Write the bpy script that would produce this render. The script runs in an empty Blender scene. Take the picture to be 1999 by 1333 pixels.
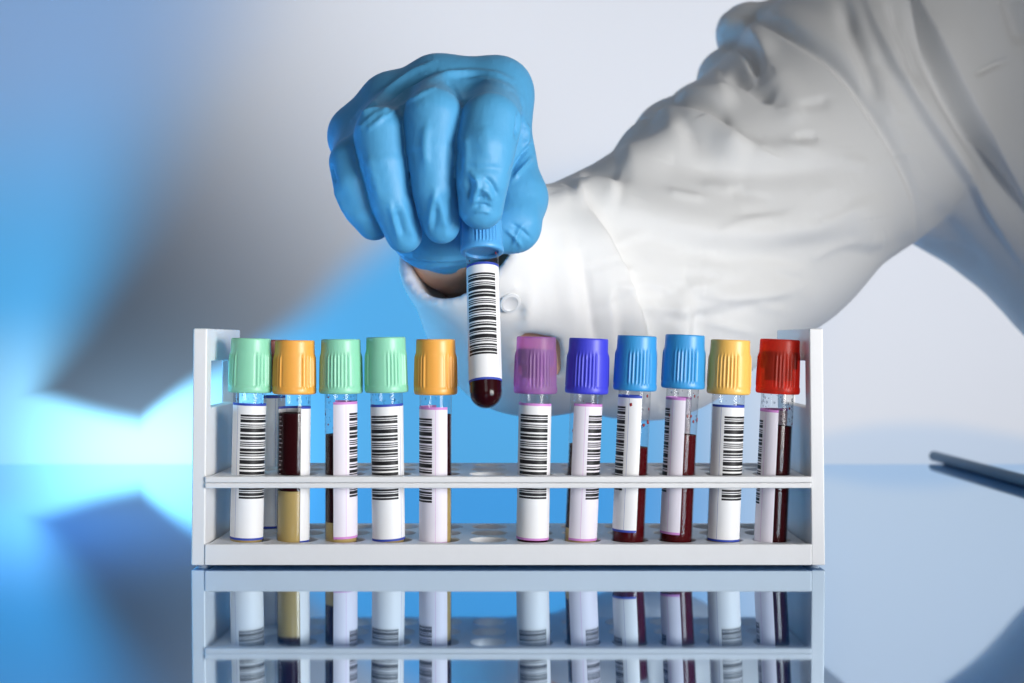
import bpy, bmesh, math, random
import numpy as np
from mathutils import Vector, Matrix, noise

random.seed(7)
sc = bpy.context.scene
COL = sc.collection
MM = 0.001
FPX, DIST, CAMZ = 2490.0, 500.0, 88.0      # focal length in photo pixels, distance to the rack front, lens height (mm)

def P(px, py, zc):
    """a point zc mm in front of the lens, in mm"""
    return np.array([(px - 999.5) * zc / FPX, zc - DIST, CAMZ - (py - 666.5 - 3.5) * zc / FPX], dtype=np.float32)

# ------------------------------------------------------------------ materials
def new_mat(name):
    m = bpy.data.materials.new(name); m.use_nodes = True
    return m, m.node_tree.nodes, m.node_tree.links

def principled(name, col, rough=0.4, spec=0.5, trans=0.0, sss=0.0, sss_r=(1, .5, .3), coat=0.0, bump=None, var=0.0, var_scale=60, sheen=0.0):
    m, N, L = new_mat(name)
    b = N['Principled BSDF']
    b.inputs['Base Color'].default_value = (*col, 1)
    b.inputs['Roughness'].default_value = rough
    b.inputs['Specular IOR Level'].default_value = spec
    b.inputs['Transmission Weight'].default_value = trans
    b.inputs['Coat Weight'].default_value = coat
    b.inputs['Sheen Weight'].default_value = sheen
    if sss:
        b.inputs['Subsurface Weight'].default_value = sss
        b.inputs['Subsurface Radius'].default_value = sss_r
        b.inputs['Subsurface Scale'].default_value = 0.002
    tc = N.new('ShaderNodeTexCoord')
    if var:
        n = N.new('ShaderNodeTexNoise'); n.inputs['Scale'].default_value = var_scale; n.inputs['Detail'].default_value = 4
        L.new(tc.outputs['Object'], n.inputs['Vector'])
        mx = N.new('ShaderNodeMix'); mx.data_type = 'RGBA'
        mx.inputs[6].default_value = tuple(c * (1 - var) for c in col) + (1,)
        mx.inputs[7].default_value = tuple(min(1, c * (1 + var)) for c in col) + (1,)
        L.new(n.outputs['Fac'], mx.inputs[0]); L.new(mx.outputs[2], b.inputs['Base Color'])
        rr = N.new('ShaderNodeMapRange'); rr.inputs[3].default_value = rough * .8; rr.inputs[4].default_value = rough * 1.2
        L.new(n.outputs['Fac'], rr.inputs[0]); L.new(rr.outputs[0], b.inputs['Roughness'])
    if bump:
        last = None
        for (s, st, d) in bump:
            n = N.new('ShaderNodeTexNoise'); n.inputs['Scale'].default_value = s; n.inputs['Detail'].default_value = 3
            L.new(tc.outputs['Object'], n.inputs['Vector'])
            bp = N.new('ShaderNodeBump'); bp.inputs['Strength'].default_value = st; bp.inputs['Distance'].default_value = d
            L.new(n.outputs['Fac'], bp.inputs['Height'])
            if last: L.new(last.outputs[0], bp.inputs['Normal'])
            last = bp
        L.new(last.outputs[0], b.inputs['Normal'])
    return m

M = {}
M['rack'] = principled('white_rack_plastic', (.80, .80, .81), .38, .45, bump=[(900, .06, .0004), (160, .05, .001)], var=.035, var_scale=55)
M['mint'] = principled('mint_cap_plastic', (.27, .66, .45), .38, sss=.12, sss_r=(.4, 1, .6))
M['orange'] = principled('orange_cap_plastic', (.90, .42, .075), .36, sss=.12)
M['indigo'] = principled('indigo_cap_plastic', (.050, .055, .62), .42)
M['blue'] = principled('blue_cap_plastic', (.04, .31, .67), .38)
M['sky'] = principled('sky_cap_plastic', (.09, .37, .72), .38)
M['yellow'] = principled('yellow_cap_plastic', (.92, .53, .12), .36, sss=.12)
M['darkred'] = principled('dark_red_cap_plastic', (.22, .03, .025), .4)
M['label'] = principled('label_paper', (.83, .83, .84), .5, .3)
M['label_pink'] = principled('pink_label_paper', (.80, .76, .84), .5, .3)
M['ink'] = principled('barcode_ink', (.012, .012, .014), .5, .3)
M['line_blue'] = principled('blue_label_border', (.035, .07, .42), .5, .3)
M['line_pink'] = principled('pink_label_border', (.62, .25, .62), .5, .3)
M['blood'] = principled('blood', (.026, .002, .0035), .2, .12)
M['blood_red'] = principled('fresh_blood', (.07, .003, .005), .2, .12)
M['smear'] = principled('blood_smear', (.30, .03, .03), .25, .3)
M['serum'] = principled('serum_gel', (.50, .36, .13), .3, .4, sss=.3, sss_r=(1, .8, .3), var=.08, var_scale=150)
M['stop_purple'] = principled('purple_rubber_stopper', (.10, .06, .20), .5)
M['stop_red'] = principled('red_rubber_stopper', (.09, .01, .014), .5)
M['tick'] = principled('graduation_print', (.55, .40, .42), .5)
M['glove'] = principled('blue_nitrile', (.080, .345, .62), .50, .36, bump=[(300, .07, .0012), (1800, .10, .0004)], var=.04, var_scale=70)
M['coat'] = principled('white_cotton', (.80, .80, .795), .85, .2, bump=[(45, .12, .004), (2200, .10, .0003)], sheen=.1)
M['skin'] = principled('skin', (.78, .47, .33), .5, .4, sss=.15, bump=[(600, .2, .0006)], var=.1, var_scale=40)
M['rod'] = principled('dark_slate_plastic', (.13, .21, .29), .6, .25)
M['button'] = principled('white_button', (.75, .76, .77), .3)

def val(N, L, op, a, b=None, c=None):
    n = N.new('ShaderNodeMath'); n.operation = op
    for i, x in enumerate((a, b, c)):
        if x is None: continue
        if isinstance(x, (int, float)): n.inputs[i].default_value = x
        else: L.new(x, n.inputs[i])
    return n.outputs[0]

def clear_mat(name, tint, gl=.25, rough=.06, edge=.75):
    m, N, L = new_mat(name)
    N.remove(N['Principled BSDF'])
    lw = N.new('ShaderNodeLayerWeight'); lw.inputs['Blend'].default_value = .35
    tr = N.new('ShaderNodeBsdfTransparent')
    cm = N.new('ShaderNodeMix'); cm.data_type = 'RGBA'
    cm.inputs[6].default_value = (*tint, 1); cm.inputs[7].default_value = tuple(t * edge for t in tint) + (1,)
    L.new(lw.outputs['Facing'], cm.inputs[0]); L.new(cm.outputs[2], tr.inputs['Color'])
    g = N.new('ShaderNodeBsdfGlossy'); g.inputs['Roughness'].default_value = rough
    lf = N.new('ShaderNodeLayerWeight'); lf.inputs['Blend'].default_value = .5
    pw = val(N, L, 'POWER', lf.outputs['Facing'], 4.0)
    fr = val(N, L, 'MULTIPLY_ADD', pw, .42, .014)
    mx = N.new('ShaderNodeMixShader')
    L.new(fr, mx.inputs[0]); L.new(tr.outputs[0], mx.inputs[1]); L.new(g.outputs[0], mx.inputs[2])
    L.new(mx.outputs[0], N['Material Output'].inputs['Surface'])
    return m
M['tube'] = clear_mat('clear_tube_plastic', (.95, .955, .965), edge=.82)
M['drop'] = clear_mat('water_drop', (.93, .95, .97), rough=.02, edge=.25)

def translucent_cap(name, col, see):
    m, N, L = new_mat(name)
    b = N['Principled BSDF']; b.inputs['Base Color'].default_value = (*col, 1); b.inputs['Roughness'].default_value = .35
    tl = N.new('ShaderNodeBsdfTranslucent'); tl.inputs['Color'].default_value = (*col, 1)
    tr = N.new('ShaderNodeBsdfTransparent'); tr.inputs['Color'].default_value = tuple(min(1, c * 1.25 + .03) for c in col) + (1,)
    m1 = N.new('ShaderNodeMixShader'); m1.inputs[0].default_value = .35
    m2 = N.new('ShaderNodeMixShader'); m2.inputs[0].default_value = see
    L.new(b.outputs[0], m1.inputs[1]); L.new(tl.outputs[0], m1.inputs[2])
    L.new(m1.outputs[0], m2.inputs[1]); L.new(tr.outputs[0], m2.inputs[2])
    L.new(m2.outputs[0], N['Material Output'].inputs['Surface'])
    return m
M['purple'] = translucent_cap('purple_translucent_cap', (.68, .38, .70), .60)
M['red'] = translucent_cap('red_translucent_cap', (.80, .08, .045), .58)

# ------------------------------------------------------------------ helpers
def link(name, me, mats=(), parent=None, smooth=True):
    o = bpy.data.objects.new(name, me); COL.objects.link(o)
    for m in mats: me.materials.append(m)
    if smooth:
        me.polygons.foreach_set('use_smooth', [True] * len(me.polygons))
    if parent: o.parent = parent
    return o

def tag(o, label=None, cat=None, group=None, kind=None):
    if label: o['label'] = label
    if cat: o['category'] = cat
    if group: o['group'] = group
    if kind: o['kind'] = kind
    return o

def empty(name, loc_mm, label, cat, group=None):
    o = bpy.data.objects.new(name, None); COL.objects.link(o)
    o.location = Vector(loc_mm) * MM; o.empty_display_size = .01
    return tag(o, label, cat, group)

def bm_obj(name, bm, mats, parent=None, smooth=True, angle=None, weighted=False):
    for v in bm.verts: v.co *= MM
    bmesh.ops.recalc_face_normals(bm, faces=bm.faces)
    me = bpy.data.meshes.new(name); bm.to_mesh(me); bm.free()
    o = link(name, me, mats, parent, smooth)
    if angle:
        me.set_sharp_from_angle(angle=math.radians(angle))
    if weighted:
        m = o.modifiers.new('weighted_normals', 'WEIGHTED_NORMAL'); m.keep_sharp = True; m.weight = 100
    return o

def add_box(bm, x0, x1, y0, y1, z0, z1, bev=0, seg=3):
    r = bmesh.ops.create_cube(bm, size=1)
    for v in r['verts']:
        v.co = Vector((x0 + (v.co.x + .5) * (x1 - x0), y0 + (v.co.y + .5) * (y1 - y0), z0 + (v.co.z + .5) * (z1 - z0)))
    if bev:
        es = {e for v in r['verts'] for e in v.link_edges}
        bmesh.ops.bevel(bm, geom=list(es), offset=bev, segments=seg, profile=.5, affect='EDGES')

def lathe(bm, prof, seg=48, mod=None, mat=0):
    """prof: (r, z) list from bottom to top; mod(theta, i) scales to a radius offset"""
    rings = []
    for i, (r, z) in enumerate(prof):
        if r < 1e-6:
            rings.append([bm.verts.new((0, 0, z))]); continue
        ring = []
        for k in range(seg):
            t = 2 * math.pi * k / seg
            rr = r + (mod(t, i) if mod else 0)
            ring.append(bm.verts.new((rr * math.sin(t), -rr * math.cos(t), z)))
        rings.append(ring)
    for a, b in zip(rings, rings[1:]):
        for k in range(seg):
            k2 = (k + 1) % seg
            if len(a) == 1 and len(b) == 1: continue
            if len(a) == 1: f = bm.faces.new((a[0], b[k2], b[k]))
            elif len(b) == 1: f = bm.faces.new((a[k], a[k2], b[0]))
            else: f = bm.faces.new((a[k], a[k2], b[k2], b[k]))
            f.material_index = mat

# ------------------------------------------------------------------ implicit surfaces (glove, coat, forearm)
def smin(a, b, k):
    h = np.clip(.5 + .5 * (b - a) / k, 0, 1)
    return b + (a - b) * h - k * h * (1 - h)

def cone(p, a, b, ra, rb):
    ab = b - a; L2 = float(ab @ ab) + 1e-9
    d0 = p[0] - a[0]; d1 = p[1] - a[1]; d2 = p[2] - a[2]
    t = np.clip((d0 * ab[0] + d1 * ab[1] + d2 * ab[2]) / L2, 0, 1)
    return np.sqrt((d0 - t * ab[0]) ** 2 + (d1 - t * ab[1]) ** 2 + (d2 - t * ab[2]) ** 2) - (ra + t * (rb - ra))

def chain(p, pts, k=None):
    d = None
    for (a, ra), (b, rb) in zip(pts, pts[1:]):
        c = cone(p, a, b, ra, rb)
        d = c if d is None else (smin(d, c, k) if k else np.minimum(d, c))
    return d

class Grid:
    def __init__(s, lo, hi, h):
        s.lo = np.array(lo, np.float32); s.h = h
        s.n = np.ceil((np.array(hi) - s.lo) / h).astype(int) + 1
        s.ax = [s.lo[i] + h * np.arange(s.n[i], dtype=np.float32) for i in range(3)]
    def pts(s, sl=None):
        sl = sl or (slice(None),) * 3
        return (s.ax[0][sl[0]][:, None, None], s.ax[1][sl[1]][None, :, None], s.ax[2][sl[2]][None, None, :])
    def window(s, lo, hi):
        i0 = np.clip(np.floor((lo - s.lo) / s.h).astype(int), 0, s.n); i1 = np.clip(np.ceil((hi - s.lo) / s.h).astype(int) + 1, 0, s.n)
        return tuple(slice(int(a), int(b)) for a, b in zip(i0, i1))

def sculpt(g, vol, items):
    """items: (polyline of mm points, [radii], k, sign): a welt (+) or a furrow (-) laid along the surface"""
    for pts, rad, k, sign in items:
        for (a, ra), (b, rb) in zip(zip(pts, rad), list(zip(pts, rad))[1:]):
            pad = max(ra, rb) + 2 * k + 2
            w = g.window(np.minimum(a, b) - pad, np.maximum(a, b) + pad)
            if any(s.stop <= s.start for s in w): continue
            d = cone(g.pts(w), a, b, ra, rb)
            vol[w] = smin(vol[w], d, k) if sign > 0 else -smin(-vol[w], d, k)

def ray_hits(fn, pix, zmin=430, zmax=1250):
    out = []
    for px, py in pix:
        dirv = np.array([(px - 999.5) / FPX, 1.0, -(py - 670.0) / FPX]); hit = None
        n = float(np.linalg.norm(dirv)); z = zmin
        for _ in range(200):
            q = np.array([dirv[0] * z, z - DIST, CAMZ + dirv[2] * z])
            d = float(fn((np.array(q[0]), np.array(q[1]), np.array(q[2]))))
            if d < .15: hit = q; break
            z += max(d / n * .8, .2)
            if z > zmax: break
        out.append(hit.astype(np.float32) if hit is not None else None)
    return out

def dense(pix, step=25):
    r = [pix[0]]
    for (a, b), (c, d) in zip(pix, pix[1:]):
        n = max(1, int(math.hypot(c - a, d - b) / step))
        r += [(a + (c - a) * i / n, b + (d - b) * i / n) for i in range(1, n + 1)]
    return r

def strokes(fn, lines):
    """lines: (pixels, r, lift mm along the view, k, sign)"""
    res = []
    cam = np.array([0, -DIST, CAMZ])
    for pix, r, lift, k, sign in lines:
        hits = ray_hits(fn, dense(pix))
        run = []
        n = len(hits)
        for i, h in enumerate(hits):
            if h is None:
                if len(run) > 1: res.append(([q for q, _ in run], [s for _, s in run], k, sign))
                run = []; continue
            v = (cam - h); v /= np.linalg.norm(v)
            taper = .45 + .55 * math.sin(math.pi * (i + .5) / n)
            run.append(((h + v * lift).astype(np.float32), r * taper))
        if len(run) > 1: res.append(([q for q, _ in run], [s for _, s in run], k, sign))
    return res

def surface_nets(vol, g, smooth_it=3):
    ins = vol < 0
    nx, ny, nz = vol.shape
    c = np.zeros((nx - 1, ny - 1, nz - 1), np.int8)
    for dx in (0, 1):
        for dy in (0, 1):
            for dz in (0, 1):
                c += ins[dx:nx - 1 + dx, dy:ny - 1 + dy, dz:nz - 1 + dz]
    act = (c > 0) & (c < 8)
    I, J, K = np.nonzero(act)
    idx = -np.ones(act.shape, np.int64); idx[I, J, K] = np.arange(len(I))
    acc = np.zeros((len(I), 3), np.float32); cnt = np.zeros(len(I), np.float32)
    for ax in range(3):
        o1, o2 = [a for a in range(3) if a != ax]
        for u in (0, 1):
            for v in (0, 1):
                off = [0, 0, 0]; off[o1] = u; off[o2] = v
                a = vol[I + off[0], J + off[1], K + off[2]]
                off2 = list(off); off2[ax] = 1
                b = vol[I + off2[0], J + off2[1], K + off2[2]]
                m = (a < 0) != (b < 0)
                t = np.where(m, a / np.where(m, a - b, 1), 0)
                pos = np.zeros((len(I), 3), np.float32); pos[:, o1] = u; pos[:, o2] = v; pos[:, ax] = t
                acc += pos * m[:, None]; cnt += m
    V = np.stack([I, J, K], 1).astype(np.float32) + acc / cnt[:, None]
    V = g.lo + V * g.h
    F = []
    for ax in range(3):
        o1, o2 = (ax + 1) % 3, (ax + 2) % 3
        sl0 = [slice(None)] * 3; sl1 = [slice(None)] * 3
        sl0[ax] = slice(0, -1); sl1[ax] = slice(1, None)
        a = ins[tuple(sl0)]; b = ins[tuple(sl1)]
        E = np.argwhere(a != b)
        keep = (E[:, o1] > 0) & (E[:, o2] > 0) & (E[:, o1] < vol.shape[o1] - 1) & (E[:, o2] < vol.shape[o2] - 1)
        E = E[keep]
        s = a[E[:, 0], E[:, 1], E[:, 2]]
        q = []
        for (du, dv) in ((-1, -1), (0, -1), (0, 0), (-1, 0)):
            e = E.copy(); e[:, o1] += du; e[:, o2] += dv
            q.append(idx[e[:, 0], e[:, 1], e[:, 2]])
        q = np.stack(q, 1)
        q[~s] = q[~s][:, ::-1]
        F.append(q)
    F = np.concatenate(F)
    ed = np.concatenate([F[:, [0, 1]], F[:, [1, 2]], F[:, [2, 3]], F[:, [3, 0]]])
    for it in range(smooth_it):
        S = np.zeros_like(V); n = np.zeros(len(V), np.float32)
        np.add.at(S, ed[:, 0], V[ed[:, 1]]); np.add.at(n, ed[:, 0], 1)
        V = V + .5 * (S / np.maximum(n, 1)[:, None] - V)
    return V, F

def normals(V, F):
    fn = np.cross(V[F[:, 2]] - V[F[:, 0]], V[F[:, 3]] - V[F[:, 1]])
    N = np.zeros_like(V)
    for i in range(4): np.add.at(N, F[:, i], fn)
    return N / (np.linalg.norm(N, axis=1, keepdims=True) + 1e-9)

def subdivide(V, F, smooth_it=2):
    ed = np.concatenate([F[:, [0, 1]], F[:, [1, 2]], F[:, [2, 3]], F[:, [3, 0]]])
    key = np.sort(ed, 1)
    uq, inv = np.unique(key[:, 0].astype(np.int64) * (len(V) + 1) + key[:, 1], return_inverse=True)
    a = uq // (len(V) + 1); b = uq % (len(V) + 1)
    n = len(F); e = len(V) + inv.reshape(4, n).T; c = len(V) + len(uq) + np.arange(n)
    V2 = np.concatenate([V, (V[a] + V[b]) / 2, V[F].mean(1)])
    F2 = np.concatenate([np.stack([F[:, i], e[:, i], c, e[:, (i + 3) % 4]], 1) for i in range(4)])
    ed = np.concatenate([F2[:, [0, 1]], F2[:, [1, 2]], F2[:, [2, 3]], F2[:, [3, 0]]])
    for _ in range(smooth_it):
        S = np.zeros_like(V2); m = np.zeros(len(V2), np.float32)
        np.add.at(S, ed[:, 0], V2[ed[:, 1]]); np.add.at(m, ed[:, 0], 1)
        V2 = V2 + .5 * (S / np.maximum(m, 1)[:, None] - V2)
    return V2, F2

def pleats(V, F, folds):
    """lift (or press in) the cloth along lines on the side that faces the room: line, height mm, width on either side"""
    N = normals(V, F)
    d = V - np.array([0, -DIST, CAMZ], np.float32)
    face = np.clip(-(N * d).sum(1) / np.linalg.norm(d, axis=1) * 3, 0, 1)
    X = 999.5 + d[:, 0] * FPX / d[:, 1]; Y = 670 - d[:, 2] * FPX / d[:, 1]
    H = np.zeros(len(V), np.float32)
    for pts, h, wu, wl in folds:
        pts = np.array(pts, np.float32)
        # round the corners of the line
        for _ in range(2):
            q = [pts[0]]
            for p0, p1 in zip(pts, pts[1:]): q += [.75 * p0 + .25 * p1, .25 * p0 + .75 * p1]
            pts = np.array(q + [pts[-1]])
        pad = 3 * max(wu, wl)
        lo = pts.min(0) - pad; hi = pts.max(0) + pad
        ix = np.nonzero((X > lo[0]) & (X < hi[0]) & (Y > lo[1]) & (Y < hi[1]) & (face > 0))[0]
        if not len(ix): continue
        best = np.full(len(ix), 1e9, np.float32); side = np.zeros(len(ix), np.float32); tt = np.zeros(len(ix), np.float32)
        seg = np.linalg.norm(np.diff(pts, axis=0), axis=1); cum = np.concatenate([[0], np.cumsum(seg)])
        for i in range(len(seg)):
            dx, dy = pts[i + 1] - pts[i]
            ex = X[ix] - pts[i, 0]; ey = Y[ix] - pts[i, 1]
            t = np.clip((ex * dx + ey * dy) / (seg[i] ** 2 + 1e-9), 0, 1)
            dd = np.hypot(ex - t * dx, ey - t * dy)
            m = dd < best
            best = np.where(m, dd, best); side = np.where(m, dx * ey - dy * ex, side); tt = np.where(m, (cum[i] + t * seg[i]) / cum[-1], tt)
        w = np.where(side < 0, wu, wl)
        taper = np.clip(np.minimum(tt, 1 - tt) * 4, 0, 1); taper = .25 + .75 * taper * taper * (3 - 2 * taper)
        H[ix] += h * taper * np.exp(-(best / w) ** 2)
    return V + N * (H * face)[:, None]

def net_obj(name, V, F, mats, parent):
    me = bpy.data.meshes.new(name)
    me.from_pydata((V * MM).tolist(), [], F.tolist()); me.update()
    return link(name, me, mats, parent)

# ------------------------------------------------------------------ the setting
def sstep(N, L, x, lo, hi):
    n = N.new('ShaderNodeMapRange'); n.interpolation_type = 'SMOOTHERSTEP'
    L.new(x, n.inputs[0])
    for i, v in ((1, lo), (2, hi)):
        if isinstance(v, (int, float)): n.inputs[i].default_value = v
        else: L.new(v, n.inputs[i])
    return n.outputs[0]

BACK_Y = 500.0
def make_backdrop():
    # painted background light: grey-white field, soft blue glow at left and along the bottom
    # added sheet standing in for the blurred room; right end bends behind the person
    bm = bmesh.new()
    nx, nz = 80, 12
    def bend(x):
        t = min(1, max(0, (x - 425) / 200)); return 260 * t * t * (3 - 2 * t)
    vs = [[bm.verts.new((-1300 + 2400 * i / nx, bend(-1300 + 2400 * i / nx), -350 + 1300 * j / nz)) for j in range(nz + 1)] for i in range(nx + 1)]
    for i in range(nx):
        for j in range(nz):
            bm.faces.new((vs[i][j], vs[i + 1][j], vs[i + 1][j + 1], vs[i][j + 1]))
    m, N, L = new_mat('painted_light_backdrop')
    N.remove(N['Principled BSDF'])
    tc = N.new('ShaderNodeTexCoord'); sp = N.new('ShaderNodeSeparateXYZ')
    L.new(tc.outputs['Object'], sp.inputs[0])
    # sheet coordinates, scaled for the painted light
    k = FPX / (DIST + BACK_Y) / MM
    nz1 = N.new('ShaderNodeTexNoise'); nz1.inputs['Scale'].default_value = 5; nz1.inputs['Detail'].default_value = 1
    L.new(tc.outputs['Object'], nz1.inputs['Vector'])
    wob = val(N, L, 'MULTIPLY', val(N, L, 'SUBTRACT', nz1.outputs['Fac'], .5), 120)
    X = val(N, L, 'ADD', val(N, L, 'MULTIPLY_ADD', sp.outputs['X'], k, 999.5), wob)
    Y = val(N, L, 'ADD', val(N, L, 'MULTIPLY_ADD', sp.outputs['Z'], -k, 670 + CAMZ * k * MM), wob)
    # painted left light
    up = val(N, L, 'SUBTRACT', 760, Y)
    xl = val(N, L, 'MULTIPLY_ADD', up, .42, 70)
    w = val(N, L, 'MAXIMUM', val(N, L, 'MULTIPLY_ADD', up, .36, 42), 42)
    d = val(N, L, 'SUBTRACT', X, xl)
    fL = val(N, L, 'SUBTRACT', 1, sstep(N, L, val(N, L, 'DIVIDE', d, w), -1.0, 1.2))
    # painted bottom light: edge dips to the right of the tip, then climbs
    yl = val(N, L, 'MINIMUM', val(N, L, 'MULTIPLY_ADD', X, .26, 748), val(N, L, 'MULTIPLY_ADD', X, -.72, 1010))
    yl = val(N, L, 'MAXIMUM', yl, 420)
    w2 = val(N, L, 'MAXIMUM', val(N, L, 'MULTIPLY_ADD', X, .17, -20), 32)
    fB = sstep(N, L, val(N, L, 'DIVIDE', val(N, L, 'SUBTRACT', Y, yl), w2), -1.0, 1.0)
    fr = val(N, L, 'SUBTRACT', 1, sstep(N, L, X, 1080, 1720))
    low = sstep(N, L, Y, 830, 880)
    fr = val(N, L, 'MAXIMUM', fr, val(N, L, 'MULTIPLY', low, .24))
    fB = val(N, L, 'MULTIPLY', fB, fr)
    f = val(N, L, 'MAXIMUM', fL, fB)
    # grey field lightens to the upper right, brightness painted in
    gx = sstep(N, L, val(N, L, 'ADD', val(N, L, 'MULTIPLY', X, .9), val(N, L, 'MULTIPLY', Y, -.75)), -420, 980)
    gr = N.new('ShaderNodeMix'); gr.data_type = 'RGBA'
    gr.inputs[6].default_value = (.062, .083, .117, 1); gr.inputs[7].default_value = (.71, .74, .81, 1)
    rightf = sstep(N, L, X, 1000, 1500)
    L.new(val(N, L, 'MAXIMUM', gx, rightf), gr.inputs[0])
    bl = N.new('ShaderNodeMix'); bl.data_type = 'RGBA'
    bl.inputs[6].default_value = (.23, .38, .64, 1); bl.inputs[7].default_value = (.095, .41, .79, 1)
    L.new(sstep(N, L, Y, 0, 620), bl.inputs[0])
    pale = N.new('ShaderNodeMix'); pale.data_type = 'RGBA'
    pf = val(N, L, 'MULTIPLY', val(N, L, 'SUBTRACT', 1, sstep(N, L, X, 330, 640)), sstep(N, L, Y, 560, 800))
    L.new(pf, pale.inputs[0]); L.new(bl.outputs[2], pale.inputs[6]); pale.inputs[7].default_value = (.24, .52, .78, 1)  # pale glow at the lower left painted into the blue
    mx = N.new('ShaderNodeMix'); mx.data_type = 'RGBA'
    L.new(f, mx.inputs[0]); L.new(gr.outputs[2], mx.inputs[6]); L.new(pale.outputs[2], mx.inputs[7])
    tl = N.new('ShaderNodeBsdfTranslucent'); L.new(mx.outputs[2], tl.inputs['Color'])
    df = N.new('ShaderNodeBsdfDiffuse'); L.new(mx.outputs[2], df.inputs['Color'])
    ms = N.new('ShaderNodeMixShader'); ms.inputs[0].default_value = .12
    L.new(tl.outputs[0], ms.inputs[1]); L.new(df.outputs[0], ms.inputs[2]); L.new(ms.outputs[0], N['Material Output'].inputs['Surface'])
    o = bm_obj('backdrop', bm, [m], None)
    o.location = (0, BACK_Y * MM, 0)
    tag(o, 'added backdrop sheet standing in for the blurred room, painted with soft blue light and grey shade', 'backdrop', kind='structure')
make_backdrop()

def make_table():
    bm = bmesh.new()
    add_box(bm, -900, 425, -420, 430, -18, 0, 2, 3)
    m, N, L = new_mat('glossy_blue_tabletop')
    N.remove(N['Principled BSDF'])
    d = N.new('ShaderNodeBsdfDiffuse'); d.inputs['Color'].default_value = (.004, .15, .50, 1)
    g = N.new('ShaderNodeBsdfGlossy'); g.inputs['Color'].default_value = (.72, .87, 1, 1)
    tc = N.new('ShaderNodeTexCoord'); n = N.new('ShaderNodeTexNoise'); n.inputs['Scale'].default_value = 9; n.inputs['Detail'].default_value = 5
    L.new(tc.outputs['Object'], n.inputs['Vector'])
    mr = N.new('ShaderNodeMapRange'); mr.inputs[3].default_value = .028; mr.inputs[4].default_value = .055
    L.new(n.outputs['Fac'], mr.inputs[0]); L.new(mr.outputs[0], g.inputs['Roughness'])
    lw = N.new('ShaderNodeLayerWeight'); lw.inputs['Blend'].default_value = .5
    mf = N.new('ShaderNodeMapRange'); mf.inputs[1].default_value = .60; mf.inputs[2].default_value = .93; mf.inputs[3].default_value = .60; mf.inputs[4].default_value = .98
    L.new(lw.outputs['Facing'], mf.inputs[0])
    mx = N.new('ShaderNodeMixShader')
    L.new(mf.outputs[0], mx.inputs[0]); L.new(d.outputs[0], mx.inputs[1]); L.new(g.outputs[0], mx.inputs[2])
    L.new(mx.outputs[0], N['Material Output'].inputs['Surface'])
    o = bm_obj('tabletop', bm, [m], None, angle=40, weighted=True)
    tag(o, 'glossy blue reflective tabletop under the rack', 'tabletop', kind='structure')
make_table()

# ------------------------------------------------------------------ the rack
RX0, RX1 = -120.2, 117.2          # between the side panels
NC, PITCH, ROWY = 12, 19.0, (13.0, 31.5, 50.0)
COLX0 = -104.6
def holed_plate(bm, x0, x1, y0, y1, z0, z1, r, cols, rows, cw, cd):
    seg = 32
    def sq(t, hx, hy):
        c, s = math.cos(t), math.sin(t); m = max(abs(c), abs(s)); return hx * c / m, hy * s / m
    for cx in cols:
        for cy in rows:
            L_ = []
            for k in range(seg):
                t = 2 * math.pi * k / seg
                ox, oy = sq(t, cw / 2, cd / 2)
                L_.append([bm.verts.new((cx + ox, cy + oy, z1)), bm.verts.new((cx + (r + .4) * math.cos(t), cy + (r + .4) * math.sin(t), z1)),
                           bm.verts.new((cx + r * math.cos(t), cy + r * math.sin(t), z1 - .4)),
                           bm.verts.new((cx + r * math.cos(t), cy + r * math.sin(t), z0)), bm.verts.new((cx + ox, cy + oy, z0))])
            for k in range(seg):
                a, b = L_[k], L_[(k + 1) % seg]
                for i in range(4): bm.faces.new((a[i], a[i + 1], b[i + 1], b[i]))
    gx0, gx1 = cols[0] - cw / 2, cols[-1] + cw / 2; gy0, gy1 = rows[0] - cd / 2, rows[-1] + cd / 2
    for (a, b, c, d) in ((x0, gx0, y0, y1), (gx1, x1, y0, y1), (gx0, gx1, y0, gy0), (gx0, gx1, gy1, y1)):
        if b - a > .05 and d - c > .05: add_box(bm, a, b, c, d, z0, z1)
    bmesh.ops.remove_doubles(bm, verts=bm.verts, dist=.01)

rack = empty('test_tube_rack', (0, 0, 0), 'long white plastic rack holding a row of capped blood tubes', 'rack')
cols = [COLX0 + PITCH * i for i in range(NC)]
bm = bmesh.new()
holed_plate(bm, RX0 + 1, RX1 - 1, 2.4, 60, 32.2, 35.5, 7.3, cols, ROWY, PITCH, 18.5)
add_box(bm, RX0, RX1, -1.2, 2.9, 31.3, 33.35, .5)
add_box(bm, RX0, RX1, -1.15, 2.85, 33.45, 35.9, .5)
bm_obj('middle_shelf', bm, [M['rack']], rack, angle=35, weighted=True)
bm = bmesh.new()
holed_plate(bm, RX0 + 1, RX1 - 1, 2.4, 60, 3.6, 9.0, 7.3, cols, ROWY, PITCH, 18.5)
add_box(bm, RX0 + 1, RX1 - 1, 2.5, 60, 1.2, 2.6)
add_box(bm, RX0 - .2, RX1 + .2, -.6, 2.9, 1.05, 9.3, .5)
bm_obj('base_shelf', bm, [M['rack']], rack, angle=35, weighted=True)
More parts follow.
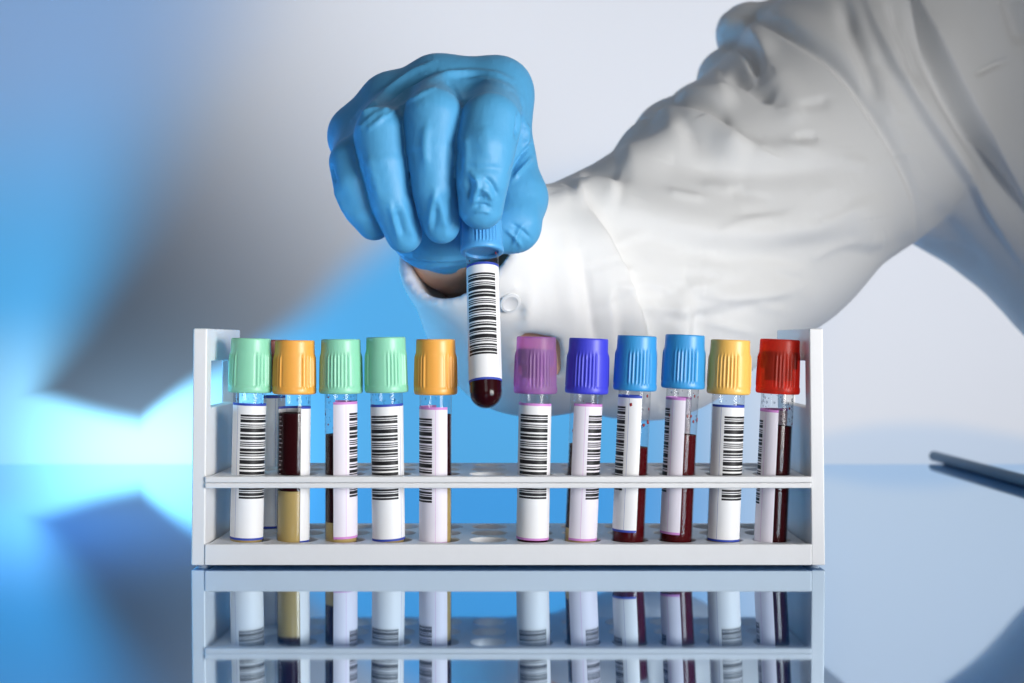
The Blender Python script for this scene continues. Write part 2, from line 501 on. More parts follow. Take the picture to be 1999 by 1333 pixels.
for side in (-1, 1):
    bm = bmesh.new()
    ys = [0, 8, 50, 61]; zs = [.9, 62.5, 81, 93.8]
    xi = RX0 if side < 0 else RX1; xo = xi + side * 5.4
    vv = {}
    def gv(i, y, z):
        key = (i, y, z)
        if key not in vv: vv[key] = bm.verts.new(((xi, xo)[i] - side * .9 * z / 93 + side * .25, y, z))
        return vv[key]
    cells = [(i, j) for i in range(3) for j in range(3) if (i, j) != (1, 1)]
    for (i, j) in cells:
        y0, y1, z0, z1 = ys[i], ys[i + 1], zs[j], zs[j + 1]
        for s in (0, 1):
            bm.faces.new((gv(s, y0, z0), gv(s, y1, z0), gv(s, y1, z1), gv(s, y0, z1)))
        for (di, dj, A, B) in ((-1, 0, (y0, z0), (y0, z1)), (1, 0, (y1, z0), (y1, z1)), (0, -1, (y0, z0), (y1, z0)), (0, 1, (y0, z1), (y1, z1))):
            if (i + di, j + dj) not in cells:
                bm.faces.new((gv(0, *A), gv(1, *A), gv(1, *B), gv(0, *B)))
    bmesh.ops.recalc_face_normals(bm, faces=bm.faces)
    es = [e for e in bm.edges if len(e.link_faces) == 2 and e.calc_face_angle(0) > 1]
    bmesh.ops.bevel(bm, geom=es, offset=.6, segments=3, profile=.5, affect='EDGES')
    bm_obj('side_panel', bm, [M['rack']], rack, angle=35, weighted=True)
for fx in (RX0 - 2.6, RX1 + 2.6):
    for fy in (6, 54):
        bm = bmesh.new(); lathe(bm, [(0, 0), (1.6, 0), (2.0, .3), (2.0, 1.2), (0, 1.2)], 20)
        f = bm_obj('foot', bm, [M['rack']], rack, angle=35); f.location = (fx * MM, fy * MM, 0)

# ------------------------------------------------------------------ tubes
RT = 6.5
CODE = [2,1,1,1,3,2, 1,1,1,1,4,2, 2,1,3,2,1,1, 1,1,1,2,3,1, 2,1,1,2,1,1, 4,2,1,1,2,2, 3,1,1,2,4,1, 1,1,1,2,2,1, 1,1,3,1,2]
def label_mesh(edge, paper, z0, z1, phi, skew=0):
    """paper wrapped on the tube: two flaps, two divider lines and the ladder barcode between them"""
    th = [-114, -69, -68, -56, 56, 68, 69, 114]
    A = []
    for a, b in zip(th, th[1:]):
        n = max(1, round((b - a) / 5)); A += [(a + (b - a) * i / n) for i in range(n)]
    A.append(th[-1])
    H = z1 - z0
    rows = [(z1, 'white')]
    zt = z1 - 1.0
    seq = [(z1, zt, 'edge'), (zt, z1 - 4.5, 'white')]
    tot = sum(CODE); z = z1 - 4.5; u = 33.4 / tot
    for i, c in enumerate(CODE):
        h = (c + (.16 if i % 2 == 0 else -.16)) * u; seq.append((z, z - h, 'bar' if i % 2 == 0 else 'white')); z -= h
    seq += [(z, z0 + .9, 'white'), (z0 + .9, z0, 'edge')]
    bm = bmesh.new()
    R = RT + .07
    def ring(zz): return [bm.verts.new((R * math.sin(math.radians(a + phi)), -R * math.cos(math.radians(a + phi)), zz + skew * a / 100)) for a in A]
    top = ring(z1)
    for (za, zb, kind) in seq:
        bot = ring(zb)
        for i in range(len(A) - 1):
            f = bm.faces.new((bot[i], bot[i + 1], top[i + 1], top[i]))
            am = (A[i] + A[i + 1]) / 2
            mi = 0
            if kind == 'edge': mi = 2
            elif 68 < abs(am) < 69: mi = 2
            elif kind == 'bar' and abs(am) < 56: mi = 1
            f.material_index = mi
        top = bot
    return bm, [M[paper], M['ink'], M['line_' + edge]]

def cap_mesh(h, phase, fine=False):
    prof = []
    zs = [0, .12, .4, .9, 1.6, 2.3, 2.7, 3.1, 3.6, 5, 7, 9, 11, 13, 14.5, 15.3, 15.9, 16.6, 17.6, 19, 20.5, 21.4, 21.8, 22.0]
    rs = [7.75, 8.3, 8.6, 8.75, 8.78, 8.74, 8.62, 8.52, 8.5, 8.49, 8.46, 8.42, 8.38, 8.33, 8.28, 8.22, 8.14, 8.02, 7.95, 7.9, 7.87, 7.84, 7.74, 7.45]
    k = h / 22.0
    prof = [(r, z * k) for r, z in zip(rs, zs)]
    prof = [(0, 1.2), (RT + .05, 1.2), (RT + .25, .1)] + prof + [(4.6, 22.0 * k), (4.2, 21.3 * k), (1.6, 21.2 * k), (0, 21.6 * k)]
    off = 3
    def mod(t, i):
        j = i - off
        if j < 6 or j > 17: return 0
        z = zs[j]
        win = min(1, max(0, (z - 2.5) / .8)) * min(1, max(0, (16.4 - z) / 1.6))
        a = (math.degrees(t) - phase + 60) % 120 - 60          # three rib groups
        if abs(a) > 33: return -.10 * win * (1 if abs(a) < 36 else 0)
        c = math.cos(math.radians(a) * 2 * math.pi / math.radians(9.4) )
        return win * (.40 * max(0, c) ** .8 + .05 - .12)
    bm = bmesh.new(); lathe(bm, prof, 240, mod)
    return bm

def fluid(bm, r, z0, z1, seg=40, meniscus=.5):
    """solid column, round-bottomed when z0 is at the bottom of the tube"""
    prof = []
    if z0 < RT:
        for k in range(9):
            a = math.pi / 2 * k / 8
            prof.append((r * math.sin(a), RT - r * math.cos(a)))
    else:
        prof += [(0, z0), (r, z0)]
    prof += [(r, (prof[-1][1] + z1) / 2), (r, z1 + meniscus), (r - .35, z1 + .1), (r * .6, z1 - .1), (0, z1 - .1)]
    lathe(bm, prof, seg)

def make_tube(root, cap, edge, phi, lab, blood, serum, cap_z, cap_h, phase, drops=0, splash=0, stopper=None, blood_mat='blood', paper=None, ticks=False, seed=1):
    rnd = random.Random(seed)
    bm = bmesh.new()
    prof = [(RT * math.sin(math.pi / 2 * k / 10), RT - RT * math.cos(math.pi / 2 * k / 10)) for k in range(11)] + [(RT, 30), (RT, 60), (RT, cap_z + 8)]
    lathe(bm, prof, 56); bm_obj('clear_tube', bm, [M['tube']], root)
    if serum:
        bm = bmesh.new(); fluid(bm, 6.2, serum[0], serum[1], meniscus=0); bm_obj('serum', bm, [M['serum']], root, angle=50)
    if blood:
        bm = bmesh.new(); fluid(bm, 6.2, blood[0], blood[1]); bm_obj('blood', bm, [M[blood_mat]], root, angle=50)
    bm, mats = label_mesh(edge, paper or ('label' if edge == 'blue' else 'label_pink'), lab[0], lab[1], phi, rnd.uniform(-.45, .45))
    bm_obj('barcode_label', bm, mats, root)
    bm = cap_mesh(cap_h, phase)
    for v in bm.verts: v.co.z += cap_z
    bm_obj('cap', bm, [M[cap]], root, angle=60)
    if stopper:
        bm = bmesh.new(); lathe(bm, [(0, 0), (5.5, 0), (5.5, 4.5), (7.3, 4.9), (7.3, 11.2), (6.9, 11.6), (0, 11.6)], 40)
        for v in bm.verts: v.co.z += cap_z + cap_h - 16.5
        bm_obj('stopper', bm, [M[stopper]], root, angle=40)
    def beads(name, n, za, zb, mat, smin_, smax_):
        bm = bmesh.new()
        for _ in range(n):
            t = rnd.uniform(-math.pi / 2, math.pi / 2); z = rnd.uniform(za, zb); s = rnd.uniform(smin_, smax_) * (1 if rnd.random() < .8 else 1.7)
            mtx = Matrix.Translation(((RT - .2) * math.sin(t), -(RT - .2) * math.cos(t), z)) @ Matrix.Rotation(t, 4, 'Z') @ Matrix.Diagonal((s, s * .4, s * rnd.uniform(.8, 1.5), 1))
            bmesh.ops.create_icosphere(bm, subdivisions=1, radius=1, matrix=mtx)
        o = bm_obj(name, bm, [mat], root); tag(o, kind='stuff')
    top = blood[1] if blood else serum[1]
    if drops: beads('droplets', drops, max(top + 1, lab[1] - 14), cap_z, M['drop'], .18, .42)
    if splash: beads('blood_splashes', splash, top + .5, cap_z - 1, M['smear'], .2, .6)
    if ticks:
        bm = bmesh.new()
        for i in range(16):
            z = 31 + i * 1.75; a0 = -52; a1 = -40 if i % 4 else -34
            vs = [bm.verts.new(((RT + .05) * math.sin(math.radians(a)), -(RT + .05) * math.cos(math.radians(a)), zz)) for a, zz in ((a0, z), (a1, z), (a1, z + .35), (a0, z + .35))]
            bm.faces.new(vs)
        bm_obj('graduation_marks', bm, [M['tick']], root)

SC = FPX / 513.0
def zz(py): return CAMZ - (py - 670) / SC
G = 'capped blood tubes standing in the rack'
# cap, border, angle, cap centre px, bottom centre px, cap top py, cap bottom py, label top py, blood, serum, rib phase, extras, label text
T = [
 ('mint', 'blue', 36, 488.5, 480.5, 660, 766, 786, (29, 51), (0, 29), -62, dict(drops=70), 'mint capped tube with blue edged barcode label at the left end of the rack'),
 ('orange', 'blue', 148, 575, 571.5, 664, 769, 793, (26, 56.5), (0, 26), 60, dict(drops=8, ticks=True), 'orange capped tube turned to show dark blood over yellow gel and white graduation marks'),
 ('mint', 'pink', 94, 665.5, 666, 662, 768, 783, (13.5, 48), (0, 13.5), 0, dict(drops=50, splash=8), 'mint capped tube whose pink edged label leaves blood and splashes visible at left'),
 ('mint', 'blue', -11, 754.5, 759, 658, 766, 788, (30, 50), (0, 30), 38, dict(drops=50), 'mint capped tube with wide barcode facing front, between another mint cap and an orange cap'),
 ('orange', 'pink', -65, 850.5, 850, 662, 770, 793, (28, 56), (0, 28), 62, dict(drops=10), 'orange capped tube with pink edged label beside the empty slot'),
 ('purple', 'pink', -5, 1045.5, 1039, 657, 768, 786, (0, 50), None, 12, dict(drops=8, stopper='stop_purple', paper='label'), 'translucent purple capped tube with pink edged barcode label right of the empty slot'),
 ('indigo', 'pink', 64, 1146, 1132, 660, 768, 787, (11, 44), (0, 11), -8, dict(drops=6, splash=3), 'deep indigo capped tube with pink edged label'),
 ('blue', 'blue', -92, 1240, 1225, 655, 762, 771, (0, 43), None, 6, dict(drops=20, splash=22, blood_mat='blood_red'), 'sky blue capped tube with blue edged label and red splashes above the blood'),
 ('blue', 'pink', -109, 1333.5, 1318, 653, 758, 775, (0, 48), None, -4, dict(drops=30, splash=14, blood_mat='blood_red'), 'sky blue capped tube with pink edged label standing left of the yellow cap'),
 ('yellow', 'blue', 36, 1423, 1410, 663, 769, 789, (28, 48), (0, 28), -14, dict(drops=10), 'yellow capped tube with blue edged barcode label left of the red cap'),
 ('red', 'pink', -119, 1519, 1503, 662, 768, 798, (0, 51.5), None, 10, dict(drops=90, splash=3, stopper='stop_red'), 'translucent red capped tube with dark blood at the right end of the rack'),
]
for i, (cap, edge, phi, cc, bc, ct, cb, lt, blood, serum, ph, ex, text) in enumerate(T):
    zb = 3.0
    xb = (bc - 999.5) / SC; xc = (cc - 999.5) / SC
    root = empty('blood_tube', (xb, 13, zb), text, 'blood tube', G)
    root.rotation_euler = (0, math.atan2(xc - xb, 70), 0)
    cz = zz(cb) - zb; chh = zz(ct) - zz(cb)
    l1 = zz(lt) - zb
    make_tube(root, cap, edge, phi, (l1 - 54.5, l1), blood, serum, cz, chh, ph, seed=i + 3, **ex)
root = empty('blood_tube', ((527 - 999.5) * 550 / FPX, 50, 3.0), 'dark red capped tube in the back row, half hidden behind mint and orange caps', 'blood tube', G)
make_tube(root, 'darkred', 'blue', 100, (6, 62.5), (3, 50), None, 64.5, 22, 0, seed=40, drops=8)

# the tube held in the glove
tip = P(949, 797, 500)
tilt = math.radians(15)
upv = Vector((-.030, math.sin(tilt), math.cos(tilt))).normalized()
held = empty('blood_tube', tip, 'blue capped blood tube held by the gloved hand above the empty slot', 'blood tube')
xa = Vector((1, 0, 0)); xa = (xa - upv * xa.dot(upv)).normalized(); ya = upv.cross(xa)
held.rotation_euler = Matrix((xa, ya, upv)).transposed().to_euler()
make_tube(held, 'sky', 'blue', -7, (10.2, 58.4), (0, 55), None, 64.2, 21.5, 14, seed=77, drops=4, splash=4, paper='label')

# ------------------------------------------------------------------ the rod lying on the table at the right
def make_rod():
    a = Vector(P(1822, 897, 955)); a.z = 3.72
    b = Vector(P(2150, 1000, 680)); b.z = 3.72
    L_ = (b - a).length
    bm = bmesh.new()
    r = 3.7
    lathe(bm, [(0, 0), (r - 1.2, 0), (r - .3, .4), (r, 1.3), (r, L_ * .5), (r * .98, L_ * .5 + .2), (r * .98, L_ - 8), (r * .4, L_), (0, L_)], 32)
    o = bm_obj('pen', bm, [M['rod']], None, angle=40)
    o.location = a * MM; o.rotation_euler = (b - a).to_track_quat('Z', 'Y').to_euler()
    tag(o, 'dark blue grey pen lying out of focus on the table at the right edge', 'pen')
make_rod()

# ------------------------------------------------------------------ the person: coat, forearm, glove
person = empty('person', P(1000, 480, 640), 'person in white lab coat and blue glove reaching in from the right, lifting a tube', 'person')
person_inv = Matrix.Translation(person.location).inverted()

def pc(*rows): return [(P(a, b, z), r) for a, b, z, r in rows]

# --- glove
index_ = pc((968, 188, 550, 12), (958, 240, 501, 12.2), (949, 290, 497, 11.6), (942, 352, 496, 10.4), (939, 404, 500, 8.9))
middle = pc((858, 182, 552, 12), (846, 228, 503, 11.8), (844, 290, 501, 10.2), (848, 365, 502, 8.9), (862, 440, 510, 7.4))
ring = pc((768, 206, 554, 12.5), (745, 264, 508, 11.2), (750, 320, 505, 9.8), (764, 390, 507, 8.7), (789, 458, 516, 7.4))
pinky = pc((704, 262, 556, 11), (688, 318, 517, 9.4), (694, 360, 513, 9.0), (709, 404, 515, 8.3), (730, 434, 521, 7.4))
thumb = pc((985, 370, 572, 15), (1006, 388, 546, 13.2), (1000, 438, 538, 11.6), (966, 452, 535, 9.5))
palm = [pc((968, 186, 552, 12.5), (1004, 384, 550, 12.5)),
        pc((968, 186, 552, 13), (930, 400, 600, 22)), pc((858, 180, 554, 13), (905, 400, 600, 22)),
        pc((768, 212, 556, 12.5), (875, 410, 598, 21)), pc((704, 268, 558, 11), (840, 430, 590, 18)),
        pc((850, 330, 552, 20), (852, 430, 562, 19)), pc((790, 340, 548, 14), (930, 330, 545, 16)),
        pc((838, 448, 566, 16.5), (960, 420, 562, 17))]
dorsal = pc((975, 172, 552, 11), (905, 172, 552, 11.5), (850, 174, 554, 12), (768, 208, 558, 11.5), (700, 262, 558, 10.5))
prox = [pc((968, 190, 552, 12), (960, 230, 513, 11.3)), pc((858, 184, 554, 12), (848, 221, 514, 11.0)),
        pc((768, 212, 556, 11.5), (748, 257, 517, 10.5)), pc((704, 266, 558, 10.5), (689, 314, 524, 9.3)),
        pc((905, 196, 548, 10), (904, 224, 536, 7)), pc((806, 214, 548, 10), (800, 246, 538, 7)), pc((732, 258, 550, 9), (724, 290, 540, 7))]
wrist = pc((884, 425, 592, 23.2), (896, 458, 616, 25.4))
AX = P(896, 458, 616) - P(884, 425, 592); AX /= np.linalg.norm(AX)
CUT = P(890, 440, 604)
def f_fingers(p):
    d = None
    for ch, k in ((index_[1:], None), (middle[1:], None), (ring[1:], None), (pinky[1:], None), (thumb, 4)):
        c = chain(p, ch, k)
        d = c if d is None else smin(d, c, .9)
    return d
def f_glove(p):
    d = None
    for ch in palm:
        c = chain(p, ch); d = c if d is None else smin(d, c, 9)
    d = smin(d, chain(p, wrist), 10)
    d = smin(d, chain(p, dorsal, 6), 8)
    for a, b in prox: d = smin(d, cone(p, a[0], b[0], a[1], b[1]), 10)
    d = smin(d, f_fingers(p), 3.5)
    return d
g = Grid((-82, -26, 112), (24, 118, 216), .85)
p = g.pts()
vol = f_glove(p).astype(np.float32)
gl = [
 # stretched rubber over the back of the hand and round the knuckles
 ([(690, 236), (735, 196), (790, 150), (846, 120)], .9, 5, 7), ([(704, 246), (752, 208), (806, 170), (850, 150), (905, 146)], .9, 5, 6), ([(722, 250), (766, 214), (816, 186), (846, 172)], .8, 5, 5),
 ([(714, 240), (760, 200), (812, 160), (850, 138)], -.7, 5, 5), ([(738, 236), (790, 196), (832, 178)], -.6, 4, 4),
 ([(850, 150), (905, 142), (960, 144), (1000, 158)], .8, 7, 6), ([(905, 158), (960, 156), (1004, 178), (1020, 214)], .7, 5, 5),
 ([(868, 156), (890, 172), (899, 198)], -1.0, 4, 4), ([(988, 170), (1012, 188), (1021, 214)], -1.0, 4, 4), ([(1014, 216), (1016, 240), (1008, 268)], -1.3, 5, 5),
 ([(996, 338), (1012, 312), (1034, 282)], -1.2, 4, 5), ([(1000, 352), (1020, 326), (1040, 302)], 1.0, 4, 6), ([(1024, 236), (1030, 262), (1026, 290)], .8, 5, 6),
 ([(703, 224), (726, 206), (744, 202)], .7, 5, 6),
 # loose rubber at the finger ends
 ([(908, 322), (930, 330), (955, 326), (985, 332)], -.5, 7, 9), ([(922, 338), (936, 358), (927, 380), (924, 400)], .9, 5, 6), ([(912, 344), (918, 366), (914, 392)], -.8, 5, 6),
 ([(944, 344), (962, 358), (972, 384)], -.8, 5, 6), ([(936, 366), (954, 374), (962, 394)], .7, 5, 6), ([(926, 404), (940, 398), (958, 404)], -.7, 3, 4), ([(924, 415), (942, 410), (958, 416)], .5, 3, 4), ([(932, 386), (946, 384)], -.6, 4, 4),
 ([(849, 372), (843, 402), (838, 446)], .9, 6, 6), ([(849, 372), (862, 410), (872, 452)], .55, 6, 8), ([(850, 402), (849, 430), (846, 450)], -.45, 6, 8), ([(880, 380), (884, 420), (882, 450)], -.6, 6, 7),
 ([(783, 394), (797, 432), (806, 468)], .6, 6, 8), ([(760, 396), (770, 432), (780, 470)], .8, 6, 6), ([(774, 410), (781, 436), (786, 460)], -.5, 6, 8),
 ([(835, 236), (828, 280), (832, 330)], .5, 9, 9), ([(892, 280), (898, 320), (894, 350)], -.6, 5, 5), ([(908, 262), (912, 300), (906, 334)], .5, 7, 7), ([(884, 290), (888, 330)], .5, 4, 5),
 ([(720, 300), (730, 350), (745, 396)], .4, 8, 10), ([(945, 240), (950, 280), (948, 312)], .35, 16, 16),
 ([(985, 446), (1006, 462), (1018, 482)], .7, 4, 5), ([(998, 436), (1020, 450), (1036, 466)], -.6, 4, 4), ([(1022, 436), (1008, 458), (1000, 480)], .6, 4, 4), ([(1040, 380), (1046, 420), (1036, 450)], .4, 10, 12),
 # slack folds and the bead under the palm
 ([(790, 500), (845, 508), (905, 506)], .8, 5, 5), ([(786, 508), (845, 516), (905, 513)], -.8, 4, 4), ([(786, 510), (815, 524), (860, 532), (905, 530)], .8, 4, 5),
 ([(641, 318), (650, 345), (652, 360)], -1.0, 6, 6), ([(650, 366), (662, 392), (680, 420)], .8, 6, 7), ([(700, 300), (712, 350), (728, 400)], -.5, 5, 5)]
cutd = (p[0] - CUT[0]) * AX[0] + (p[1] - CUT[1]) * AX[1] + (p[2] - CUT[2]) * AX[2]
vol = np.maximum(vol, cutd.astype(np.float32))
inner = chain(p, [(a, r - 1.2) for a, r in wrist])
vol = np.maximum(vol, -np.maximum(inner, -(cutd + 9)).astype(np.float32))
V, F = surface_nets(vol, g, 2)
V, F = subdivide(V, F, 1)
V = pleats(V, F, [(a, b * (1.9 if a[0][1] < 260 else 1.3), c, d) for a, b, c, d in gl])
Nn = normals(V, F)
for i in range(len(V)):
    q = Vector(V[i])
    V[i] += Nn[i] * (.10 * noise.noise(q * .09) + .05 * noise.noise(q * .32) + .10 * max(0, noise.noise(Vector((q.x * .55, q.y * .2, q.z * .16)))))
o = net_obj('glove', V, F, [M['glove']], person)
o.matrix_parent_inverse = person_inv

# --- forearm
arm = pc((884, 428, 590, 21.6), (896, 464, 614, 25.4), (925, 490, 640, 25), (985, 560, 655, 27), (1052, 672, 624, 24), (1200, 600, 690, 34), (1400, 450, 742, 40))
g = Grid((-70, 70, 40), (180, 380, 220), 2.0)
vol = chain(g.pts(), arm, 8).astype(np.float32)
V, F = surface_nets(vol, g, 3)
o = net_obj('forearm', V, F, [M['skin']], person); o.matrix_parent_inverse = person_inv

# --- lab coat
C0, C1 = P(895, 462, 590), P(1045, 588, 645)
sleeve = [(C0, 34.8), (C1, 55.0)] + pc((1255, 562, 695, 69), (1450, 420, 740, 75), (1640, 250, 780, 79), (1800, 60, 820, 91))
torso = pc((1800, 40, 830, 92), (1902, 252, 840, 81), (2104, 512, 855, 54), (2440, 900, 890, 70), (2470, 1300, 890, 74))
torso2 = pc((1850, -160, 850, 84), (2120, 40, 860, 84), (2270, 420, 870, 74), (2500, 1200, 890, 78))
bumps = [pc((1462, 70, 790, 20.5), (1570, 95, 790, 34)), pc((1426, 158, 778, 21), (1500, 235, 762, 35)), pc((1312, 270, 738, 23), (1410, 340, 735, 44)),
         pc((1176, 392, 684, 17.5), (1290, 440, 690, 36)), pc((1272, 304, 714, 20), (1345, 400, 704, 36)), pc((1358, 222, 755, 17), (1425, 300, 748, 35))]
AXS = C1 - C0; AXS /= np.linalg.norm(AXS)
def f_coat(p):
    d = chain(p, sleeve, 14)
    for b in bumps: d = smin(d, chain(p, b), 5.5)
    t = smin(chain(p, torso, 14), chain(p, torso2, 14), 14)
    return smin(d, t, 26)
g = Grid((-75, 55, -60), (620, 500, 470), 2.4)
p = g.pts()
vol = f_coat(p).astype(np.float32)
folds = [
 ([(1396, 62), (1440, 50), (1478, 74), (1500, 120)], 3.5, 26, 12), ([(1402, 84), (1444, 84), (1470, 108), (1483, 148)], -4.5, 12, 10),
 ([(1412, 142), (1462, 164), (1514, 200)], -4.0, 18, 10), ([(1500, 130), (1545, 190), (1560, 250)], 1.5, 30, 30),
 ([(1312, 192), (1362, 190), (1402, 186), (1436, 170)], 4.5, 13, 26),
 ([(1262, 236), (1330, 234), (1388, 250), (1428, 278), (1478, 296)], 5.5, 17, 40), ([(1300, 212), (1350, 210), (1396, 222), (1432, 252)], -3.0, 12, 12),
 ([(1196, 314), (1250, 304), (1300, 286), (1350, 262)], 4.5, 22, 36),
 ([(1102, 378), (1150, 370), (1214, 388)], 3.5, 20, 28), ([(1130, 346), (1170, 338), (1212, 356)], -2.5, 16, 12),
 ([(1108, 380), (1254, 424), (1382, 459), (1520, 452), (1660, 430)], 3.2, 52, 24), ([(1270, 470), (1400, 500), (1520, 498), (1660, 470)], -2.4, 24, 34),
 ([(1320, 326), (1450, 336), (1650, 326)], -2.2, 14, 26), ([(1380, 290), (1500, 300), (1620, 290)], 1.6, 20, 40),
 ([(1118, 390), (1150, 432), (1187, 490), (1225, 577), (1250, 663), (1256, 780)], 5.0, 13, 42), ([(1150, 410), (1192, 464), (1232, 530), (1262, 610), (1284, 700), (1290, 780)], -2.6, 30, 14),
 ([(1134, 500), (1152, 590), (1163, 680)], -1.3, 8, 10), ([(1176, 550), (1188, 640), (1192, 700)], 1.4, 10, 14), ([(1090, 450), (1112, 560), (1122, 640)], 1.4, 16, 22), ([(1202, 640), (1212, 720)], -1.6, 10, 8),
 ([(1336, 560), (1330, 640), (1330, 740)], 3.4, 16, 30), ([(1372, 590), (1366, 650), (1362, 730)], -3.0, 30, 14), ([(1360, 572), (1440, 586), (1560, 566)], 1.8, 22, 12),
 ([(1560, 560), (1660, 500), (1740, 470)], -2.0, 40, 40), ([(1670, 380), (1690, 440), (1680, 500)], 2.0, 40, 30),
 # armhole seam
 ([(1430, 26), (1500, 50), (1556, 80), (1636, 134), (1699, 220), (1740, 285), (1772, 345), (1788, 400), (1792, 466)], -2.0, 9, 7),
 ([(1440, 4), (1550, 46), (1650, 104), (1722, 196), (1784, 300)], 2.6, 34, 20),
 # coat front
 ([(1640, -10), (1662, 60), (1690, 130), (1718, 216)], -3.2, 14, 18), ([(1735, -10), (1768, 90), (1796, 186)], -2.6, 16, 12),
 ([(1690, -10), (1725, 90), (1787, 200), (1860, 302), (1930, 405), (2010, 530)], 3.6, 44, 9),
 ([(1770, -30), (1806, 60), (1862, 180), (1910, 268), (1960, 350), (2014, 436)], -7.5, 6, 34), ([(1784, -30), (1822, 60), (1880, 180), (1926, 262), (1976, 344), (2030, 426)], 3.5, 60, 8),
 ([(1896, 147), (1930, 131), (1964, 117)], -3.4, 4.6, 4.6), ([(1972, -20), (1990, 40), (2004, 90)], -5, 20, 20),
 ([(1796, 470), (1850, 484), (1900, 502)], -1.4, 8, 16), ([(1820, 400), (1880, 480), (1930, 540)], -2, 20, 30)]
# hollow the cuff and cut its mouth square to the forearm
din = chain(p, [(C0 - AXS * 60, 27.0), (C0, 28.4), (C0 + AXS * 22, 30.5), (C1 - AXS * 4, 37.0), (C1 + AXS * 10, 38.0)], 6)
vol = -smin(-vol, din.astype(np.float32), 1.6)
mouth = (p[0] - C0[0]) * AXS[0] + (p[1] - C0[1]) * AXS[1] + (p[2] - C0[2]) * AXS[2]
near = np.sqrt((p[0] - C0[0]) ** 2 + (p[1] - C0[1]) ** 2 + (p[2] - C0[2]) ** 2) < 95
vol = np.where(near, -smin(-vol, mouth.astype(np.float32), 2.2), vol)
# the open placket under the button
w = g.window(P(1000, 760, 560) - 12, P(1120, 620, 645) + 12)
q = g.pts(w)
zc = q[1] + DIST; qx = 999.5 + q[0] * FPX / zc; qy = 670 - (q[2] - CAMZ) * FPX / zc
slot = np.maximum(np.maximum(1016 - qx, qx - 1093), np.maximum(647 + (qx - 1016) * .16 - qy, qy - 735)) * .25
slot = np.maximum(slot, zc - 640)
vol[w] = np.maximum(vol[w], -slot.astype(np.float32))
# placket edge: the upper layer ends in a welt beside a furrow
sculpt(g, vol, strokes(f_coat, [([(1021, 560), (1020, 590), (1014, 644)], 1.6, 0, 1.2, -1), ([(1032, 548), (1031, 590), (1025, 645)], 2.4, -.4, 2.5, 1),
                                ([(984, 568), (1000, 562), (1018, 572)], 1.8, 0, 2.5, 1), ([(984, 612), (1002, 606), (1016, 612)], 1.6, 0, 2.2, -1)]))
V, F = surface_nets(vol, g, 4)
V, F = subdivide(V, F, 2)
rnd = random.Random(5)
for _ in range(46):                                   # small slack wrinkles along the arm
    x = rnd.uniform(1150, 1760); y = rnd.uniform(max(130, 520 - (x - 1150) * .75), 640 - max(0, x - 1450) * .5)
    a = rnd.uniform(-.45, .35); l = rnd.uniform(35, 110)
    folds.append(([(x - l * math.cos(a) / 2, y - l * math.sin(a) / 2), (x, y + rnd.uniform(-8, 8)), (x + l * math.cos(a) / 2, y + l * math.sin(a) / 2)], rnd.choice((-1, 1)) * rnd.uniform(.35, .9), rnd.uniform(7, 16), rnd.uniform(7, 18)))
V = pleats(V, F, [(a, b * 1.42, c, d) for a, b, c, d in folds])
Nn = normals(V, F)
amp = np.array([.9 * noise.noise(Vector(q) * .016) + .25 * noise.noise(Vector((q[0] * .05, q[1] * .05, q[2] * .03))) for q in V.tolist()], np.float32)
V = V + Nn * amp[:, None]
coat = net_obj('lab_coat', V, F, [M['coat']], person); coat.matrix_parent_inverse = person_inv
bh = ray_hits(f_coat, [(995, 590)])[0]
bm = bmesh.new(); lathe(bm, [(0, -.6), (4.6, -.6), (5.0, 0), (4.7, .7), (3.6, .9), (3.2, .5), (0, .5)], 32)
bo = bm_obj('button', bm, [M['button']], coat, angle=50)
nrm = Vector([float(f_coat(tuple(np.array(bh[i] + (1.5 if i == a else 0)) for i in range(3))) - f_coat(tuple(np.array(bh[i] - (1.5 if i == a else 0)) for i in range(3)))) for a in range(3)]).normalized()
bo.matrix_parent_inverse = coat.matrix_parent_inverse.copy()
bo.parent = coat
bo.matrix_parent_inverse = Matrix.Translation(person.location).inverted() if False else Matrix.Identity(4)
bo.location = Vector(bh) * MM + nrm * .0006; bo.rotation_euler = nrm.to_track_quat('Z', 'Y').to_euler()

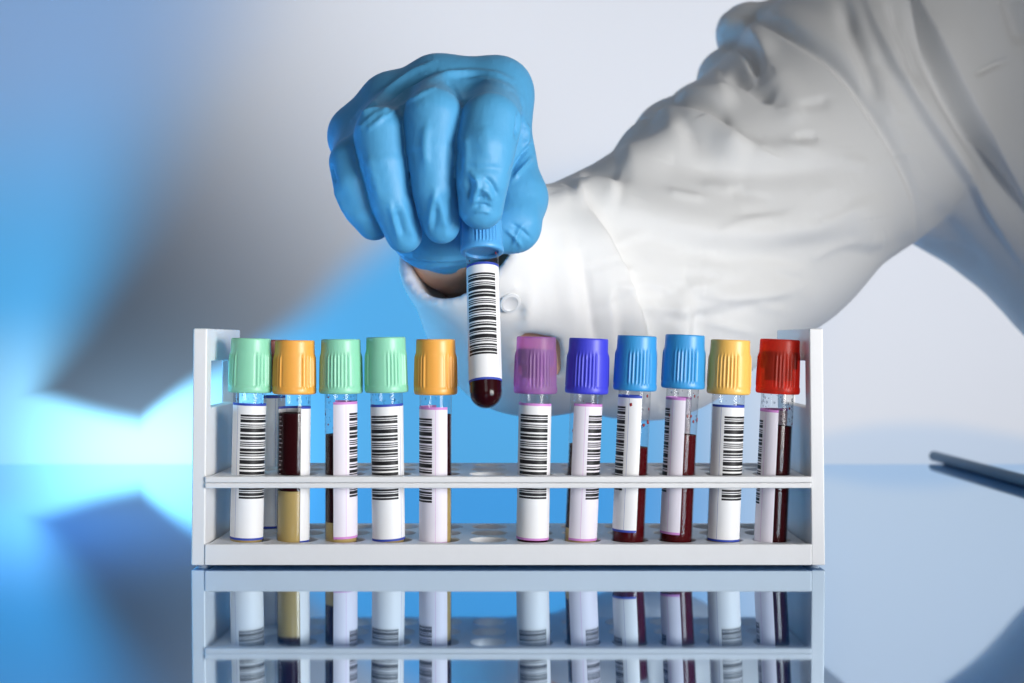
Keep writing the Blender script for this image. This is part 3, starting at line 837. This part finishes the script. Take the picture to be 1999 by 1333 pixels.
# ------------------------------------------------------------------ lamps
def area(name, loc, target, size, power, col=(1, 1, 1), sy=None, spread=180):
    l = bpy.data.lights.new(name, 'AREA'); l.shape = 'RECTANGLE'; l.size = size; l.size_y = sy or size; l.energy = power; l.color = col
    l.spread = math.radians(spread)
    o = bpy.data.objects.new(name, l); COL.objects.link(o); o.location = loc
    o.rotation_euler = (Vector(target) - Vector(loc)).to_track_quat('-Z', 'Y').to_euler()
    return o
def spot(name, loc, target, power, angle, blend, col, r=.02):
    l = bpy.data.lights.new(name, 'SPOT'); l.energy = power; l.spot_size = math.radians(angle); l.spot_blend = blend; l.color = col; l.shadow_soft_size = r
    o = bpy.data.objects.new(name, l); COL.objects.link(o); o.location = loc
    o.rotation_euler = (Vector(target) - Vector(loc)).to_track_quat('-Z', 'Y').to_euler()
    return o
area('key_softbox', (.70, -.70, .11), (-.12, .0, .10), .42, 1.62, (1, .99, .975), spread=56)
area('front_fill', (.05, -.80, .30), (0, .03, .06), .30, .09, (.97, .98, 1), spread=60)
area('blue_side_fill', (-.50, .06, .10), (0, .03, .06), .10, .05, (.15, .55, 1), spread=40)  # unseen light added to tint left-facing sides blue
area('table_blue_fill', (-.31, .12, .42), (-.31, .10, 0), .18, 2.4, (.22, .78, 1), spread=42)  # unseen overhead light added to turn the left tabletop bluer
area('backdrop_backlight', (.10, .92, .22), (.10, .50, .22), 1.6, 7.0, (1, 1, 1), .9)  # unseen light added behind the sheet to brighten it
area('backdrop_glow', (-.285, .60, .004), (-.285, .50, .008), .14, .22, (.8, .98, 1), .02, spread=120)

w = bpy.data.worlds.new('World'); sc.world = w; w.use_nodes = True
bg = w.node_tree.nodes['Background']; bg.inputs[0].default_value = (.92, .95, 1, 1); bg.inputs[1].default_value = .11

# ------------------------------------------------------------------ camera
cd = bpy.data.cameras.new('camera'); cam = bpy.data.objects.new('camera', cd); COL.objects.link(cam)
cd.sensor_width = 36; cd.sensor_fit = 'HORIZONTAL'; cd.lens = FPX * 36 / 1999
cd.clip_start = .02; cd.clip_end = 20
cam.location = (0, -DIST * MM, CAMZ * MM); cam.rotation_euler = (math.radians(90), 0, 0)
cd.shift_y = 3.5 / 1999
cd.dof.use_dof = True; cd.dof.focus_distance = .512; cd.dof.aperture_fstop = 11.5
sc.camera = cam
sc.view_settings.view_transform = 'Standard'; sc.view_settings.look = 'None'
sc.view_settings.exposure = 0; sc.view_settings.gamma = 1; sc.view_settings.use_curve_mapping = False
sc.cycles.use_denoising = True
sc.cycles.transparent_max_bounces = 24; sc.cycles.max_bounces = 10
